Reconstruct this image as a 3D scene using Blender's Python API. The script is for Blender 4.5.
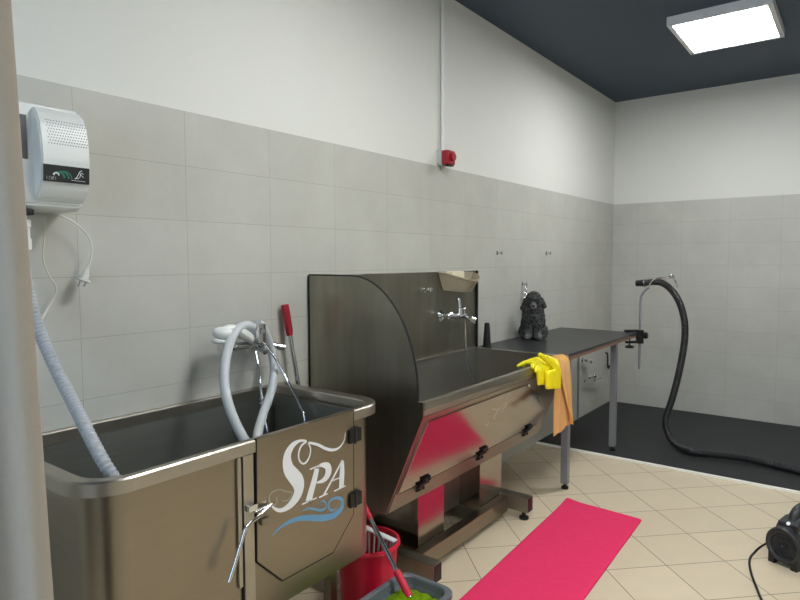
import bpy, bmesh, math, random
from mathutils import Vector, Matrix
random.seed(7)
C = bpy.context.scene.collection
PI = math.pi
for o in list(bpy.data.objects): bpy.data.objects.remove(o)

# ---------------------------------------------------------------- camera, world, light, exposure
cam_d = bpy.data.cameras.new('camera'); cam = bpy.data.objects.new('camera', cam_d); C.objects.link(cam)
YAW, PITCH, ROLL = 0.647915, 0.0650153, -0.0031190
_f = Vector((math.cos(PITCH)*math.cos(YAW), math.cos(PITCH)*math.sin(YAW), -math.sin(PITCH)))
_r = Vector((math.sin(YAW), -math.cos(YAW), 0)); _u = _r.cross(_f)
_r2 = _r*math.cos(ROLL) + _u*math.sin(ROLL); _u2 = -_r*math.sin(ROLL) + _u*math.cos(ROLL)
cam.matrix_world = Matrix(((_r2.x, _u2.x, -_f.x, 0), (_r2.y, _u2.y, -_f.y, -2.00427), (_r2.z, _u2.z, -_f.z, 1.45083), (0, 0, 0, 1)))
cam_d.sensor_width = 36; cam_d.sensor_fit = 'HORIZONTAL'; cam_d.lens = 609.6/800*36; cam_d.clip_start = 0.05
S = bpy.context.scene; S.camera = cam
S.view_settings.view_transform = 'Standard'; S.view_settings.look = 'None'
S.view_settings.exposure = 0.0; S.view_settings.gamma = 1; S.view_settings.use_curve_mapping = False

w = bpy.data.worlds.new('world'); S.world = w; w.use_nodes = True
w.node_tree.nodes['Background'].inputs[0].default_value = (0.55, 0.72, 1.0, 1)
w.node_tree.nodes['Background'].inputs[1].default_value = 1.0

LED_POWER = 33.0          # emission of the ceiling panels
WINDOW_POWER = 62.0       # overcast daylight through the window behind the curtain
ld = bpy.data.lights.new('daylight', 'AREA'); ld.shape = 'RECTANGLE'; ld.size = 1.3; ld.size_y = 1.5
ld.energy = WINDOW_POWER; ld.color = (0.58, 0.77, 1.0)
lo = bpy.data.objects.new('daylight', ld); C.objects.link(lo)
lo.location = (-1.80, -1.9, 1.55); lo.rotation_euler = (0, -PI/2, 0)

# ---------------------------------------------------------------- materials
def nodes(name):
    m = bpy.data.materials.new(name); m.use_nodes = True
    nt = m.node_tree; return m, nt, nt.nodes['Principled BSDF']
def lin(c):
    return tuple(((v/255+0.055)/1.055)**2.4 if v/255 > 0.04045 else v/255/12.92 for v in c)+(1,)
def mat(name, rgb, rough=0.5, metal=0.0, var=0.0, scale=8.0, spec=0.5, bump=0.0, bscale=60.0, sheen=0, stretch=None):
    """procedural material: base colour with a noise variation and optional bump"""
    m, nt, b = nodes(name); col = lin(rgb); L = nt.links
    b.inputs['Roughness'].default_value = rough; b.inputs['Metallic'].default_value = metal
    b.inputs['Specular IOR Level'].default_value = spec
    if sheen: b.inputs['Sheen Weight'].default_value = sheen
    tc = nt.nodes.new('ShaderNodeTexCoord'); mp = nt.nodes.new('ShaderNodeMapping'); L.new(tc.outputs['Object'], mp.inputs[0])
    if stretch: mp.inputs['Scale'].default_value = stretch
    n = nt.nodes.new('ShaderNodeTexNoise'); n.inputs['Scale'].default_value = scale; n.inputs['Detail'].default_value = 4
    L.new(mp.outputs[0], n.inputs['Vector'])
    mx = nt.nodes.new('ShaderNodeMix'); mx.data_type = 'RGBA'
    mx.inputs[6].default_value = tuple(max(0, v*(1-var)) for v in col[:3])+(1,); mx.inputs[7].default_value = tuple(min(1, v*(1+var)) for v in col[:3])+(1,)
    L.new(n.outputs['Fac'], mx.inputs[0]); L.new(mx.outputs[2], b.inputs['Base Color'])
    if bump:
        n2 = nt.nodes.new('ShaderNodeTexNoise'); n2.inputs['Scale'].default_value = bscale; n2.inputs['Detail'].default_value = 3
        L.new(mp.outputs[0], n2.inputs['Vector'])
        bp = nt.nodes.new('ShaderNodeBump'); bp.inputs['Strength'].default_value = bump; bp.inputs['Distance'].default_value = 0.01
        L.new(n2.outputs['Fac'], bp.inputs['Height']); L.new(bp.outputs[0], b.inputs['Normal'])
    return m
def steel(name, rgb, rough, var=0.06, smudge=0.08, stretch=(1, 1, 14)):
    m = mat(name, rgb, rough, 1.0, var, 6, stretch=stretch)
    nt = m.node_tree; b = nt.nodes['Principled BSDF']; tc = [n for n in nt.nodes if n.type == 'TEX_COORD'][0]
    n = nt.nodes.new('ShaderNodeTexNoise'); n.inputs['Scale'].default_value = 1.8; n.inputs['Detail'].default_value = 1.5
    nt.links.new(tc.outputs['Object'], n.inputs['Vector'])
    r = nt.nodes.new('ShaderNodeMapRange'); r.inputs['From Min'].default_value = 0.3; r.inputs['From Max'].default_value = 0.7
    r.inputs['To Min'].default_value = rough; r.inputs['To Max'].default_value = rough+smudge
    nt.links.new(n.outputs['Fac'], r.inputs['Value']); nt.links.new(r.outputs[0], b.inputs['Roughness'])
    return m
def emis(name, rgb, strength):
    m, nt, b = nodes(name); b.inputs['Base Color'].default_value = (0.8, 0.8, 0.8, 1)
    b.inputs['Emission Color'].default_value = rgb+(1,); b.inputs['Emission Strength'].default_value = strength
    return m
def tiled_wall(name, axis, off, tile=(189, 188, 179), grout=(154, 150, 138), paint=(222, 222, 215)):
    """grey 40 x 20 cm tiles laid on a straight grid up to 2 m, white paint above"""
    m, nt, b = nodes(name); L = nt.links; N = nt.nodes
    b.inputs['Specular IOR Level'].default_value = 0.35
    g = N.new('ShaderNodeNewGeometry'); sx = N.new('ShaderNodeSeparateXYZ'); L.new(g.outputs['Position'], sx.inputs[0])
    def mth(op, a, bb=None, cc=None):
        n = N.new('ShaderNodeMath'); n.operation = op
        for i, v in enumerate((a, bb, cc)):
            if v is None: continue
            if isinstance(v, (int, float)): n.inputs[i].default_value = v
            else: L.new(v, n.inputs[i])
        return n.outputs[0]
    u = mth('DIVIDE', mth('SUBTRACT', sx.outputs[axis], off), 0.4); v = mth('DIVIDE', sx.outputs[2], 0.2)
    def line(t, wd):
        fr = mth('FRACT', mth('ADD', t, 100.5)); return mth('LESS_THAN', mth('ABSOLUTE', mth('SUBTRACT', fr, 0.5)), wd)
    gl = mth('MAXIMUM', line(u, 0.0026), line(v, 0.0052))
    idv = N.new('ShaderNodeCombineXYZ'); L.new(mth('FLOOR', u), idv.inputs[0]); L.new(mth('FLOOR', v), idv.inputs[1])
    wn = N.new('ShaderNodeTexWhiteNoise'); L.new(idv.outputs[0], wn.inputs['Vector'])
    no = N.new('ShaderNodeTexNoise'); no.inputs['Scale'].default_value = 3.5; no.inputs['Detail'].default_value = 8; no.inputs['Roughness'].default_value = 0.65
    L.new(g.outputs['Position'], no.inputs['Vector'])
    fac = mth('ADD', mth('MULTIPLY', wn.outputs['Value'], 0.10), mth('MULTIPLY', no.outputs['Fac'], 0.90))
    mx = N.new('ShaderNodeMix'); mx.data_type = 'RGBA'; t = lin(tile)
    mx.inputs[6].default_value = tuple(x*0.80 for x in t[:3])+(1,); mx.inputs[7].default_value = tuple(x*1.18 for x in t[:3])+(1,)
    L.new(fac, mx.inputs[0])
    m2 = N.new('ShaderNodeMix'); m2.data_type = 'RGBA'; m2.inputs[7].default_value = lin(grout); L.new(mth('MULTIPLY', gl, 0.75), m2.inputs[0]); L.new(mx.outputs[2], m2.inputs[6])
    m3 = N.new('ShaderNodeMix'); m3.data_type = 'RGBA'; m3.inputs[7].default_value = lin(paint)
    top = mth('GREATER_THAN', sx.outputs[2], 2.0); L.new(top, m3.inputs[0]); L.new(m2.outputs[2], m3.inputs[6])
    L.new(m3.outputs[2], b.inputs['Base Color'])
    L.new(mth('ADD', mth('MULTIPLY', top, 0.35), 0.42), b.inputs['Roughness'])
    bp = N.new('ShaderNodeBump'); bp.inputs['Strength'].default_value = 0.25; bp.inputs['Distance'].default_value = 0.002; bp.invert = True
    L.new(mth('MULTIPLY', gl, mth('SUBTRACT', 1.0, top)), bp.inputs['Height']); L.new(bp.outputs[0], b.inputs['Normal'])
    return m
def floor_tiles():
    m, nt, b = nodes('beige_floor_tile'); L = nt.links; N = nt.nodes
    g = N.new('ShaderNodeNewGeometry'); sx = N.new('ShaderNodeSeparateXYZ'); L.new(g.outputs['Position'], sx.inputs[0])
    def mth(op, a, bb=None):
        n = N.new('ShaderNodeMath'); n.operation = op
        for i, v in enumerate((a, bb)):
            if v is None: continue
            if isinstance(v, (int, float)): n.inputs[i].default_value = v
            else: L.new(v, n.inputs[i])
        return n.outputs[0]
    q = math.sqrt(0.5)
    s = mth('DIVIDE', mth('SUBTRACT', mth('MULTIPLY', mth('ADD', sx.outputs[0], sx.outputs[1]), q), 1.192), 0.3)
    t = mth('DIVIDE', mth('SUBTRACT', mth('MULTIPLY', mth('SUBTRACT', sx.outputs[0], sx.outputs[1]), q), 2.148), 0.3015)
    def line(v, wd): return mth('LESS_THAN', mth('ABSOLUTE', mth('SUBTRACT', mth('FRACT', mth('ADD', v, 100.5)), 0.5)), wd)
    gl = mth('MAXIMUM', line(s, 0.0068), line(t, 0.0068))
    idv = N.new('ShaderNodeCombineXYZ'); L.new(mth('FLOOR', s), idv.inputs[0]); L.new(mth('FLOOR', t), idv.inputs[1])
    wn = N.new('ShaderNodeTexWhiteNoise'); L.new(idv.outputs[0], wn.inputs['Vector'])
    no = N.new('ShaderNodeTexNoise'); no.inputs['Scale'].default_value = 9; no.inputs['Detail'].default_value = 5
    L.new(g.outputs['Position'], no.inputs['Vector'])
    fac = mth('ADD', mth('MULTIPLY', wn.outputs['Value'], 0.35), mth('MULTIPLY', no.outputs['Fac'], 0.65))
    mx = N.new('ShaderNodeMix'); mx.data_type = 'RGBA'; c = lin((216, 200, 172))
    mx.inputs[6].default_value = tuple(x*0.93 for x in c[:3])+(1,); mx.inputs[7].default_value = tuple(x*1.07 for x in c[:3])+(1,)
    L.new(fac, mx.inputs[0])
    m2 = N.new('ShaderNodeMix'); m2.data_type = 'RGBA'; m2.inputs[7].default_value = lin((104, 88, 68)); L.new(mth('MULTIPLY', gl, 0.9), m2.inputs[0]); L.new(mx.outputs[2], m2.inputs[6])
    L.new(m2.outputs[2], b.inputs['Base Color']); b.inputs['Roughness'].default_value = 0.28; b.inputs['Specular IOR Level'].default_value = 0.4
    return m
M = {}
M['wall_long'] = tiled_wall('tiled_wall_long', 0, 0.939)
M['wall_end'] = tiled_wall('tiled_wall_end', 1, -1.44)
M['ceiling'] = mat('dark_blue_ceiling', (60, 73, 88), 0.55, 0, 0.05, 3, spec=0.35)
M['floor'] = floor_tiles()
M['mat'] = mat('black_floor_mat', (38, 40, 41), 0.55, 0, 0.12, 6, spec=0.4, bump=0.15, bscale=300)
M['white_trim'] = mat('white_trim', (250, 248, 240), 0.35)
M['steel'] = steel('brushed_steel', (153, 143, 128), 0.27, 0.05, 0.05)
M['steel_mirror'] = steel('polished_steel', (172, 162, 150), 0.12, 0.03, 0.07)
M['steel_basin'] = steel('basin_steel', (158, 156, 148), 0.42, 0.10, 0.10)
M['steel_dark'] = steel('smudged_steel', (148, 144, 132), 0.34, 0.34, 0.14, (2.2, 2.2, 0.30))
M['rim'] = steel('rim_steel', (182, 176, 165), 0.32, 0.03, 0.06, (1, 1, 1))
M['chrome'] = mat('chrome', (215, 217, 220), 0.07, 1.0)
M['black'] = mat('black_plastic', (22, 22, 22), 0.4)
M['rubber'] = mat('black_rubber', (30, 30, 31), 0.62)
M['gap'] = mat('dark_gasket', (14, 13, 12), 0.7)
M['white_plastic'] = mat('white_plastic', (226, 228, 224), 0.35, 0, 0.02)
M['cable'] = mat('white_cable', (214, 212, 202), 0.45)
M['grey_hose'] = mat('grey_hose', (196, 200, 202), 0.42)
M['ribbed_hose'] = mat('ribbed_grey_hose', (176, 180, 184), 0.5)
M['label_black'] = mat('label_black', (28, 30, 30), 0.35)
M['screen'] = mat('grey_display', (70, 74, 74), 0.3)
M['hole'] = mat('vent_hole_dark', (74, 78, 76), 0.8)
M['green'] = mat('label_green', (40, 120, 96), 0.5)
M['white_print'] = mat('white_print', (236, 238, 240), 0.45)
M['grey_print'] = mat('grey_print', (150, 152, 148), 0.5)
M['pale_print'] = mat('pale_print', (168, 176, 162), 0.5)
M['cream_print'] = mat('cream_print', (226, 205, 182), 0.5)
M['blue_print'] = mat('blue_print', (104, 158, 196), 0.5, 0, 0.08, 20)
M['pink_print'] = mat('pink_print', (190, 120, 120), 0.5)
M['red'] = mat('red_plastic', (206, 30, 58), 0.35, 0, 0.05)
M['dark_red'] = mat('dark_red_plastic', (158, 22, 38), 0.35, 0, 0.05)
M['rug'] = mat('pink_rug', (240, 62, 108), 0.9, 0, 0.06, 30, spec=0.1, bump=0.3, bscale=500)
M['yellow'] = mat('yellow_rubber', (252, 238, 20), 0.42, 0, 0.03, 20)
M['yellow2'] = mat('yellow_rubber_soft', (250, 232, 18), 0.45, 0, 0.03, 20)
M['towel'] = mat('orange_microfibre', (232, 172, 88), 0.95, 0, 0.08, 40, spec=0.1, bump=0.5, bscale=350, sheen=0.3)
M['table_top'] = mat('black_table_mat', (44, 46, 47), 0.33, 0, 0.1, 5, spec=0.45)
M['ply'] = mat('plywood_edge', (132, 100, 86), 0.6, 0, 0.15, 30, stretch=(1, 1, 20))
M['leg_grey'] = mat('grey_painted_metal', (140, 142, 146), 0.4, 0.3)
M['base_grey'] = mat('light_grey_plastic', (190, 190, 186), 0.5)
M['tray'] = mat('taupe_plastic', (168, 156, 134), 0.5, 0, 0.04)
M['sponge'] = mat('cream_sponge', (232, 222, 192), 0.85, 0, 0.06, 60, bump=0.4, bscale=200)
M['curtain'] = mat('beige_curtain', (168, 158, 144), 0.85, 0, 0.05, 4, spec=0.15, bump=0.12, bscale=400)
M['bucket_grey'] = mat('grey_bucket_plastic', (98, 104, 108), 0.45)
M['mop_green'] = mat('green_microfibre', (112, 146, 16), 0.95, 0, 0.3, 40, spec=0.1, bump=0.8, bscale=160)
M['wringer'] = mat('grey_wringer', (168, 160, 152), 0.5)
M['dryer'] = mat('charcoal_plastic', (44, 45, 46), 0.38, 0, 0.08, 20)
M['dryer_dark'] = mat('dryer_grille_black', (26, 27, 28), 0.5)
M['filter'] = mat('grey_filter_foam', (66, 66, 64), 0.9, 0, 0.25, 90)
M['hose_black'] = mat('black_corrugated_hose', (34, 35, 36), 0.42)
M['basin_inner'] = steel('basin_inner_steel', (158, 160, 154), 0.45, 0.10, 0.10)
M['paint'] = mat('wall_paint', (214, 214, 207), 0.7)
M['led'] = emis('led_diffuser', (0.97, 0.99, 1.0), LED_POWER)
M['lamp_frame'] = mat('white_lamp_frame', (225, 228, 232), 0.4)

# ---------------------------------------------------------------- mesh helpers
class MB:
    def __init__(s): s.b = bmesh.new()
    def box(s, x0, x1, y0, y1, z0, z1, bev=0, rot=None, cen=None):
        t = bmesh.new(); bmesh.ops.create_cube(t, size=1)
        for v in t.verts: v.co = Vector(((x0+x1)/2+v.co.x*(x1-x0), (y0+y1)/2+v.co.y*(y1-y0), (z0+z1)/2+v.co.z*(z1-z0)))
        if bev: bmesh.ops.bevel(t, geom=t.edges[:], offset=bev, segments=2, affect='EDGES', profile=0.5)
        if rot is not None:
            c = Vector(cen or ((x0+x1)/2, (y0+y1)/2, (z0+z1)/2))
            for v in t.verts: v.co = c + rot @ (v.co-c)
        s.add(t); return s
    def add(s, t):
        m = bpy.data.meshes.new('t'); t.to_mesh(m); t.free(); s.b.from_mesh(m); bpy.data.meshes.remove(m)
    def loft(s, rings, close=True, cap0=True, cap1=True):
        vs = [[s.b.verts.new(p) for p in r] for r in rings]; n = len(vs[0])
        for a, b in zip(vs, vs[1:]):
            for i in range(n if close else n-1):
                s.b.faces.new((a[i], a[(i+1) % n], b[(i+1) % n], b[i]))
        if cap0: s.b.faces.new(vs[0][::-1])
        if cap1: s.b.faces.new(vs[-1])
        return s
    def tube(s, path, r, n=12, sub=6, rib=0, ribr=0.0, cap=True):
        P = spline(path, sub) if sub > 1 else [Vector(p) for p in path]
        R = r if callable(r) else (lambda t: r)
        if rib:
            Q = []; 
            for a, b in zip(P, P[1:]):
                k = max(1, int((b-a).length/(rib/2)+0.5))
                for j in range(k): Q.append(a.lerp(b, j/k))
            P = Q+[P[-1]]
        rings = []; up = None
        for i, p in enumerate(P):
            t = (P[min(i+1, len(P)-1)]-P[max(i-1, 0)]).normalized()
            if up is None: up = t.orthogonal().normalized()
            up = (up - t*up.dot(t)); up = up.normalized() if up.length > 1e-6 else t.orthogonal().normalized()
            sd = t.cross(up); rr = R(i/(len(P)-1)) * (1+(ribr if rib and i % 2 else 0))
            rings.append([p+(up*math.cos(2*PI*k/n)+sd*math.sin(2*PI*k/n))*rr for k in range(n)])
        return s.loft(rings, True, cap, cap)
    def cyl(s, a, b, r, r2=None, n=24):
        r2 = r if r2 is None else r2
        return s.tube([a, b], lambda t: r+(r2-r)*t, n, 1)
    def lathe(s, prof, o=(0, 0, 0), axis=(0, 0, 1), n=32):
        ax = Vector(axis).normalized(); u = ax.orthogonal().normalized(); v = ax.cross(u); o = Vector(o)
        rings = [[o+ax*h+(u*math.cos(2*PI*k/n)+v*math.sin(2*PI*k/n))*max(r, 1e-4) for k in range(n)] for r, h in prof]
        return s.loft(rings)
    def prism(s, poly, d, bev=0):
        """poly: 3D points of a planar outline; d: extrusion vector"""
        t = bmesh.new(); d = Vector(d); a = [t.verts.new(p) for p in poly]; b = [t.verts.new(Vector(p)+d) for p in poly]; n = len(poly)
        t.faces.new(a[::-1]); t.faces.new(b)
        for i in range(n): t.faces.new((a[i], a[(i+1) % n], b[(i+1) % n], b[i]))
        bmesh.ops.recalc_face_normals(t, faces=t.faces[:])
        if bev: bmesh.ops.bevel(t, geom=t.edges[:], offset=bev, segments=2, affect='EDGES')
        s.add(t); return s
    def stroke(s, pts, o, U, V, N, th=0.0006, sub=5):
        """a painted line of varying width as a thin raised ribbon on the plane (o, U, V)"""
        o, U, V, N = map(Vector, (o, U, V, N)); P = spline([Vector((p[0], p[1], p[2])) for p in pts], sub)
        l, r = [], []
        for i, p in enumerate(P):
            t = P[min(i+1, len(P)-1)]-P[max(i-1, 0)]; t.z = 0; t.normalize(); nn = Vector((-t.y, t.x, 0))*max(p.z, 0.0004)/2; q = Vector((p.x, p.y, 0))
            l.append(q+nn); r.append(q-nn)
        W = lambda q, h: o+U*q.x+V*q.y+N*h
        rings = [[W(a, 0), W(b, 0), W(b, th), W(a, th)] for a, b in zip(l, r)]
        return s.loft(rings)
    def sphere(s, c, r, sc=(1, 1, 1), seg=20, rot=None):
        t = bmesh.new(); bmesh.ops.create_uvsphere(t, u_segments=seg, v_segments=max(8, seg//2), radius=r)
        for v in t.verts:
            q = Vector((v.co.x*sc[0], v.co.y*sc[1], v.co.z*sc[2])); v.co = Vector(c)+(rot @ q if rot else q)
        s.add(t); return s
    def build(s, name, m, parent=None, origin=None, smooth=32, loc=True):
        bmesh.ops.remove_doubles(s.b, verts=s.b.verts[:], dist=1e-6)
        bmesh.ops.recalc_face_normals(s.b, faces=s.b.faces[:])
        me = bpy.data.meshes.new(name); s.b.to_mesh(me); s.b.free()
        if me.vertices:
            xs = [v.co for v in me.vertices]
            lo_ = Vector([min(v[i] for v in xs) for i in range(3)]); hi = Vector([max(v[i] for v in xs) for i in range(3)])
            c = Vector(origin) if origin is not None else Vector(((lo_.x+hi.x)/2, (lo_.y+hi.y)/2, lo_.z))
        else: c = Vector()
        me.transform(Matrix.Translation(-c)); me.shade_smooth()
        if smooth: me.set_sharp_from_angle(angle=math.radians(smooth))
        me.materials.append(m if not isinstance(m, str) else M[m])
        o = bpy.data.objects.new(name, me); C.objects.link(o); o.location = c
        if smooth > 1: wn_ = o.modifiers.new('n', 'WEIGHTED_NORMAL'); wn_.keep_sharp = True
        if parent is not None:
            o.parent = parent; o.location = c-WORLD[parent.name]
        WORLD[o.name] = c
        return o
WORLD = {}
def spline(pts, sub):
    P = [Vector(p) for p in pts]
    if len(P) < 3 or sub <= 1: return P
    out = []; E = [P[0]*2-P[1]]+P+[P[-1]*2-P[-2]]
    for i in range(1, len(E)-2):
        a, b, c, d = E[i-1:i+3]
        for k in range(sub):
            t = k/sub; out.append(0.5*((2*b)+(c-a)*t+(2*a-5*b+4*c-d)*t*t+(3*b-a-3*c+d)*t**3))
    return out+[P[-1]]
def thing(name, loc, label, cat, group=None):
    o = bpy.data.objects.new(name, None); C.objects.link(o); o.location = loc; o.empty_display_size = 0.1
    WORLD[o.name] = Vector(loc); o['label'] = label; o['category'] = cat
    if group: o['group'] = group
    return o
def tag(o, label, cat, group=None):
    o['label'] = label; o['category'] = cat
    if group: o['group'] = group
    return o
def struct(o): o['kind'] = 'structure'; return o
def copy_tree(o, parent=None):
    c = o.copy(); C.objects.link(c); c.parent = parent
    WORLD[c.name] = WORLD[o.name].copy()
    for ch in list(o.children): copy_tree(ch, c)
    return c
def rrect(x0, x1, y0, y1, rf, z, rb=None, n=8):
    """rounded rectangle loop; rf = radius at the front (-y) corners, rb at the back"""
    rb = rf if rb is None else rb; out = []
    for cx, cy, r, a in ((x1, y0, rf, -PI/2), (x1, y1, rb, 0), (x0, y1, rb, PI/2), (x0, y0, rf, PI)):
        ox = cx-r if cx == x1 else cx+r; oy = cy+r if cy == y0 else cy-r
        for k in range(n+1): out.append(Vector((ox+r*math.cos(a+PI/2*k/n), oy+r*math.sin(a+PI/2*k/n), z)))
    return out

# ---------------------------------------------------------------- the room
XL, XR, YR, HC = -1.5, 6.194, -3.9, 3.005
struct(MB().box(XL-0.3, XR+0.2, YR-0.2, 0.2, -0.1, 0).build('floor', 'floor'))
struct(MB().box(XL-0.3, XR+0.2, YR-0.2, 0.2, HC, HC+0.1).build('ceiling', 'ceiling'))
struct(MB().box(XL-0.3, XR+0.2, 0, 0.2, 0, HC).build('wall_back', 'wall_long'))
struct(MB().box(XR, XR+0.2, YR, 0, 0, HC).build('wall_right', 'wall_end'))
struct(MB().box(XL-0.3, XR+0.2, YR-0.2, YR, 0, HC).build('wall_front', 'wall_long'))
wl = MB(); WY0, WY1, WZ0, WZ1 = -2.6, -1.2, 0.75, 2.35      # opening in the left wall
wl.box(XL-0.2, XL, YR, WY0, 0, HC); wl.box(XL-0.2, XL, WY1, 0, 0, HC)
wl.box(XL-0.2, XL, WY0, WY1, 0, WZ0); wl.box(XL-0.2, XL, WY0, WY1, WZ1, HC)
struct(wl.build('wall_left', 'wall_end'))
wf = MB()
for a, b_ in ((WY0, WY0+0.06), (WY1-0.06, WY1), ((WY0+WY1)/2-0.03, (WY0+WY1)/2+0.03)): wf.box(XL-0.12, XL-0.06, a, b_, WZ0, WZ1)
wf.box(XL-0.12, XL-0.06, WY0, WY1, WZ0, WZ0+0.06); wf.box(XL-0.12, XL-0.06, WY0, WY1, WZ1-0.06, WZ1)
win = struct(wf.build('window_1', 'white_trim'))
gm, nt, b = nodes('window_glass'); tr = nt.nodes.new('ShaderNodeBsdfTransparent'); gl = nt.nodes.new('ShaderNodeBsdfGlossy'); gl.inputs['Roughness'].default_value = 0.02
ms = nt.nodes.new('ShaderNodeMixShader'); ms.inputs[0].default_value = 0.06
nt.links.new(tr.outputs[0], ms.inputs[1]); nt.links.new(gl.outputs[0], ms.inputs[2]); nt.links.new(ms.outputs[0], nt.nodes['Material Output'].inputs[0])
MB().box(XL-0.094, XL-0.088, WY0+0.05, WY1-0.05, WZ0+0.05, WZ1-0.05).build('pane', gm, win)
# raised black floor area at the far end and its white edging strip
struct(MB().box(4.447, XR, YR, 0, 0.0, 0.012).build('trim_2', 'mat'))
struct(MB().box(4.425, 4.447, YR, 0, 0.0, 0.013).build('trim_3', 'white_trim'))

# ceiling lights
def ceiling_light(x0, x1, y0, y1, label):
    t = thing('ceiling_light', ((x0+x1)/2, (y0+y1)/2, HC-0.055), label, 'ceiling light', None)
    f = MB(); fw = 0.028
    f.box(x0, x1, y0, y0+fw, HC-0.055, HC); f.box(x0, x1, y1-fw, y1, HC-0.055, HC)
    f.box(x0, x0+fw, y0+fw, y1-fw, HC-0.055, HC); f.box(x1-fw, x1, y0+fw, y1-fw, HC-0.055, HC)
    f.build('frame', 'lamp_frame', t)
    MB().box(x0+fw, x1-fw, y0+fw, y1-fw, HC-0.05, HC-0.03).build('diffuser', 'led', t)
    return t
ceiling_light(4.25, 4.95, -1.53, -0.945, 'bright square white panel lamp on the dark ceiling at the far end')
ceiling_light(1.55, 2.25, -1.75, -1.165, 'square white panel lamp on the dark ceiling nearer the camera, above the pet tubs')
ceiling_light(1.55, 2.25, -3.30, -2.715, 'square white panel lamp added out of view on the ceiling as fill light')  # unseen panel, added as fill to lift the curtain and the room
SPA = {"flourish":[[1.5371,0.8569,0.002],[1.529,0.8299,0.004],[1.5046,0.8123,0.007],[1.4712,0.813,0.01],[1.4389,0.8262,0.01],[1.4041,0.8475,0.009],[1.3635,0.865,0.007]],"S1":[[1.3602,0.8658,0.0069],[1.3698,0.8412,0.0046],[1.3641,0.818,0.0057],[1.3491,0.8037,0.0069],[1.3326,0.8043,0.0057],[1.3186,0.8217,0.0057],[1.3184,0.8445,0.0057],[1.3304,0.8633,0.0057],[1.3503,0.8706,0.0057],[1.3438,0.8756,0.0069],[1.321,0.8802,0.0092],[1.2953,0.8744,0.0184],[1.2742,0.8559,0.0276],[1.2675,0.8315,0.0345],[1.275,0.8009,0.0414],[1.2964,0.7659,0.0483],[1.3202,0.7346,0.0506],[1.3262,0.7033,0.0437]],"S2":[[1.3267,0.7501,0.046],[1.3215,0.7292,0.0414],[1.308,0.7044,0.0345],[1.2825,0.6881,0.0253],[1.2566,0.6813,0.0161],[1.2314,0.6854,0.0115],[1.2097,0.7013,0.0069],[1.1991,0.7133,0.0023]],"P_stem":[[1.3973,0.7698,0.021],[1.386,0.7371,0.0245],[1.3698,0.7008,0.0262],[1.3581,0.6725,0.028]],"P_bowl":[[1.3962,0.7756,0.0053],[1.4217,0.7751,0.014],[1.4464,0.7641,0.0245],[1.4513,0.7439,0.0298],[1.4405,0.7282,0.0227],[1.4209,0.7213,0.014],[1.3953,0.7229,0.0053]],"P_s1":[[1.3661,0.7758,0.0045],[1.4089,0.7777,0.0045]],"P_s2":[[1.3295,0.6718,0.0045],[1.3957,0.6723,0.0045]],"A_l":[[1.521,0.7652,0.006],[1.4736,0.7162,0.0075],[1.4279,0.671,0.0075]],"A_r":[[1.5196,0.7618,0.014],[1.5183,0.7225,0.0236],[1.5141,0.6704,0.0236]],"A_c":[[1.4614,0.7079,0.0045],[1.5077,0.7072,0.0045]],"A_s1":[[1.4059,0.67,0.0045],[1.4462,0.6704,0.0045]],"A_s2":[[1.4784,0.6689,0.0045],[1.5366,0.6704,0.0045]],"wave":[[1.1997,0.6154,0.002],[1.233,0.6283,0.007],[1.2727,0.6339,0.012],[1.3196,0.6287,0.016],[1.3683,0.6141,0.019],[1.4188,0.5956,0.022],[1.4717,0.5854,0.021],[1.5096,0.5943,0.019],[1.519,0.6155,0.015],[1.5067,0.635,0.011],[1.4793,0.6437,0.009],[1.4557,0.6408,0.008],[1.4489,0.6265,0.008],[1.4586,0.6104,0.007],[1.4788,0.6036,0.005],[1.4911,0.6101,0.002]],"swirl":[[1.3272,0.65,0.002],[1.3565,0.6493,0.006],[1.3875,0.6352,0.008],[1.416,0.6233,0.008],[1.4357,0.6261,0.006],[1.4359,0.6426,0.005],[1.4211,0.653,0.004],[1.4119,0.6466,0.003],[1.4182,0.638,0.002]],"dog1":[[1.2153,0.7059,0.0032],[1.1993,0.7197,0.0032],[1.1943,0.7383,0.0032],[1.2081,0.7502,0.0032],[1.2383,0.7481,0.0032],[1.2633,0.7339,0.0032],[1.2861,0.7241,0.0032],[1.283,0.7136,0.0032],[1.2684,0.705,0.0032],[1.2458,0.7097,0.0032]],"dog2":[[1.2229,0.7301,0.0032],[1.2248,0.7135,0.0032],[1.2153,0.7059,0.0032]]}
LR = {"L":[[2.7315,0.4437,0.003],[2.7049,0.4271,0.004],[2.6811,0.3935,0.004],[2.6591,0.3578,0.005],[2.6417,0.3114,0.005]],"L2":[[2.6741,0.3562,0.003],[2.6594,0.3246,0.004],[2.657,0.2998,0.003]],"L3":[[2.6238,0.308,0.004],[2.6438,0.2992,0.006],[2.6759,0.2785,0.006],[2.7181,0.2687,0.002]],"L4":[[2.6314,0.3023,0.004],[2.6155,0.2868,0.003],[2.581,0.2887,0.002]],"r1":[[2.5782,0.3897,0.003],[2.6038,0.3774,0.004],[2.6755,0.3637,0.003],[2.7051,0.3804,0.003],[2.7318,0.3921,0.004]],"r2":[[2.779,0.4017,0.003],[2.7514,0.3761,0.004],[2.7452,0.3418,0.005]],"r3":[[2.73,0.3945,0.003],[2.7363,0.3676,0.003],[2.7059,0.3371,0.002]]}

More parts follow.
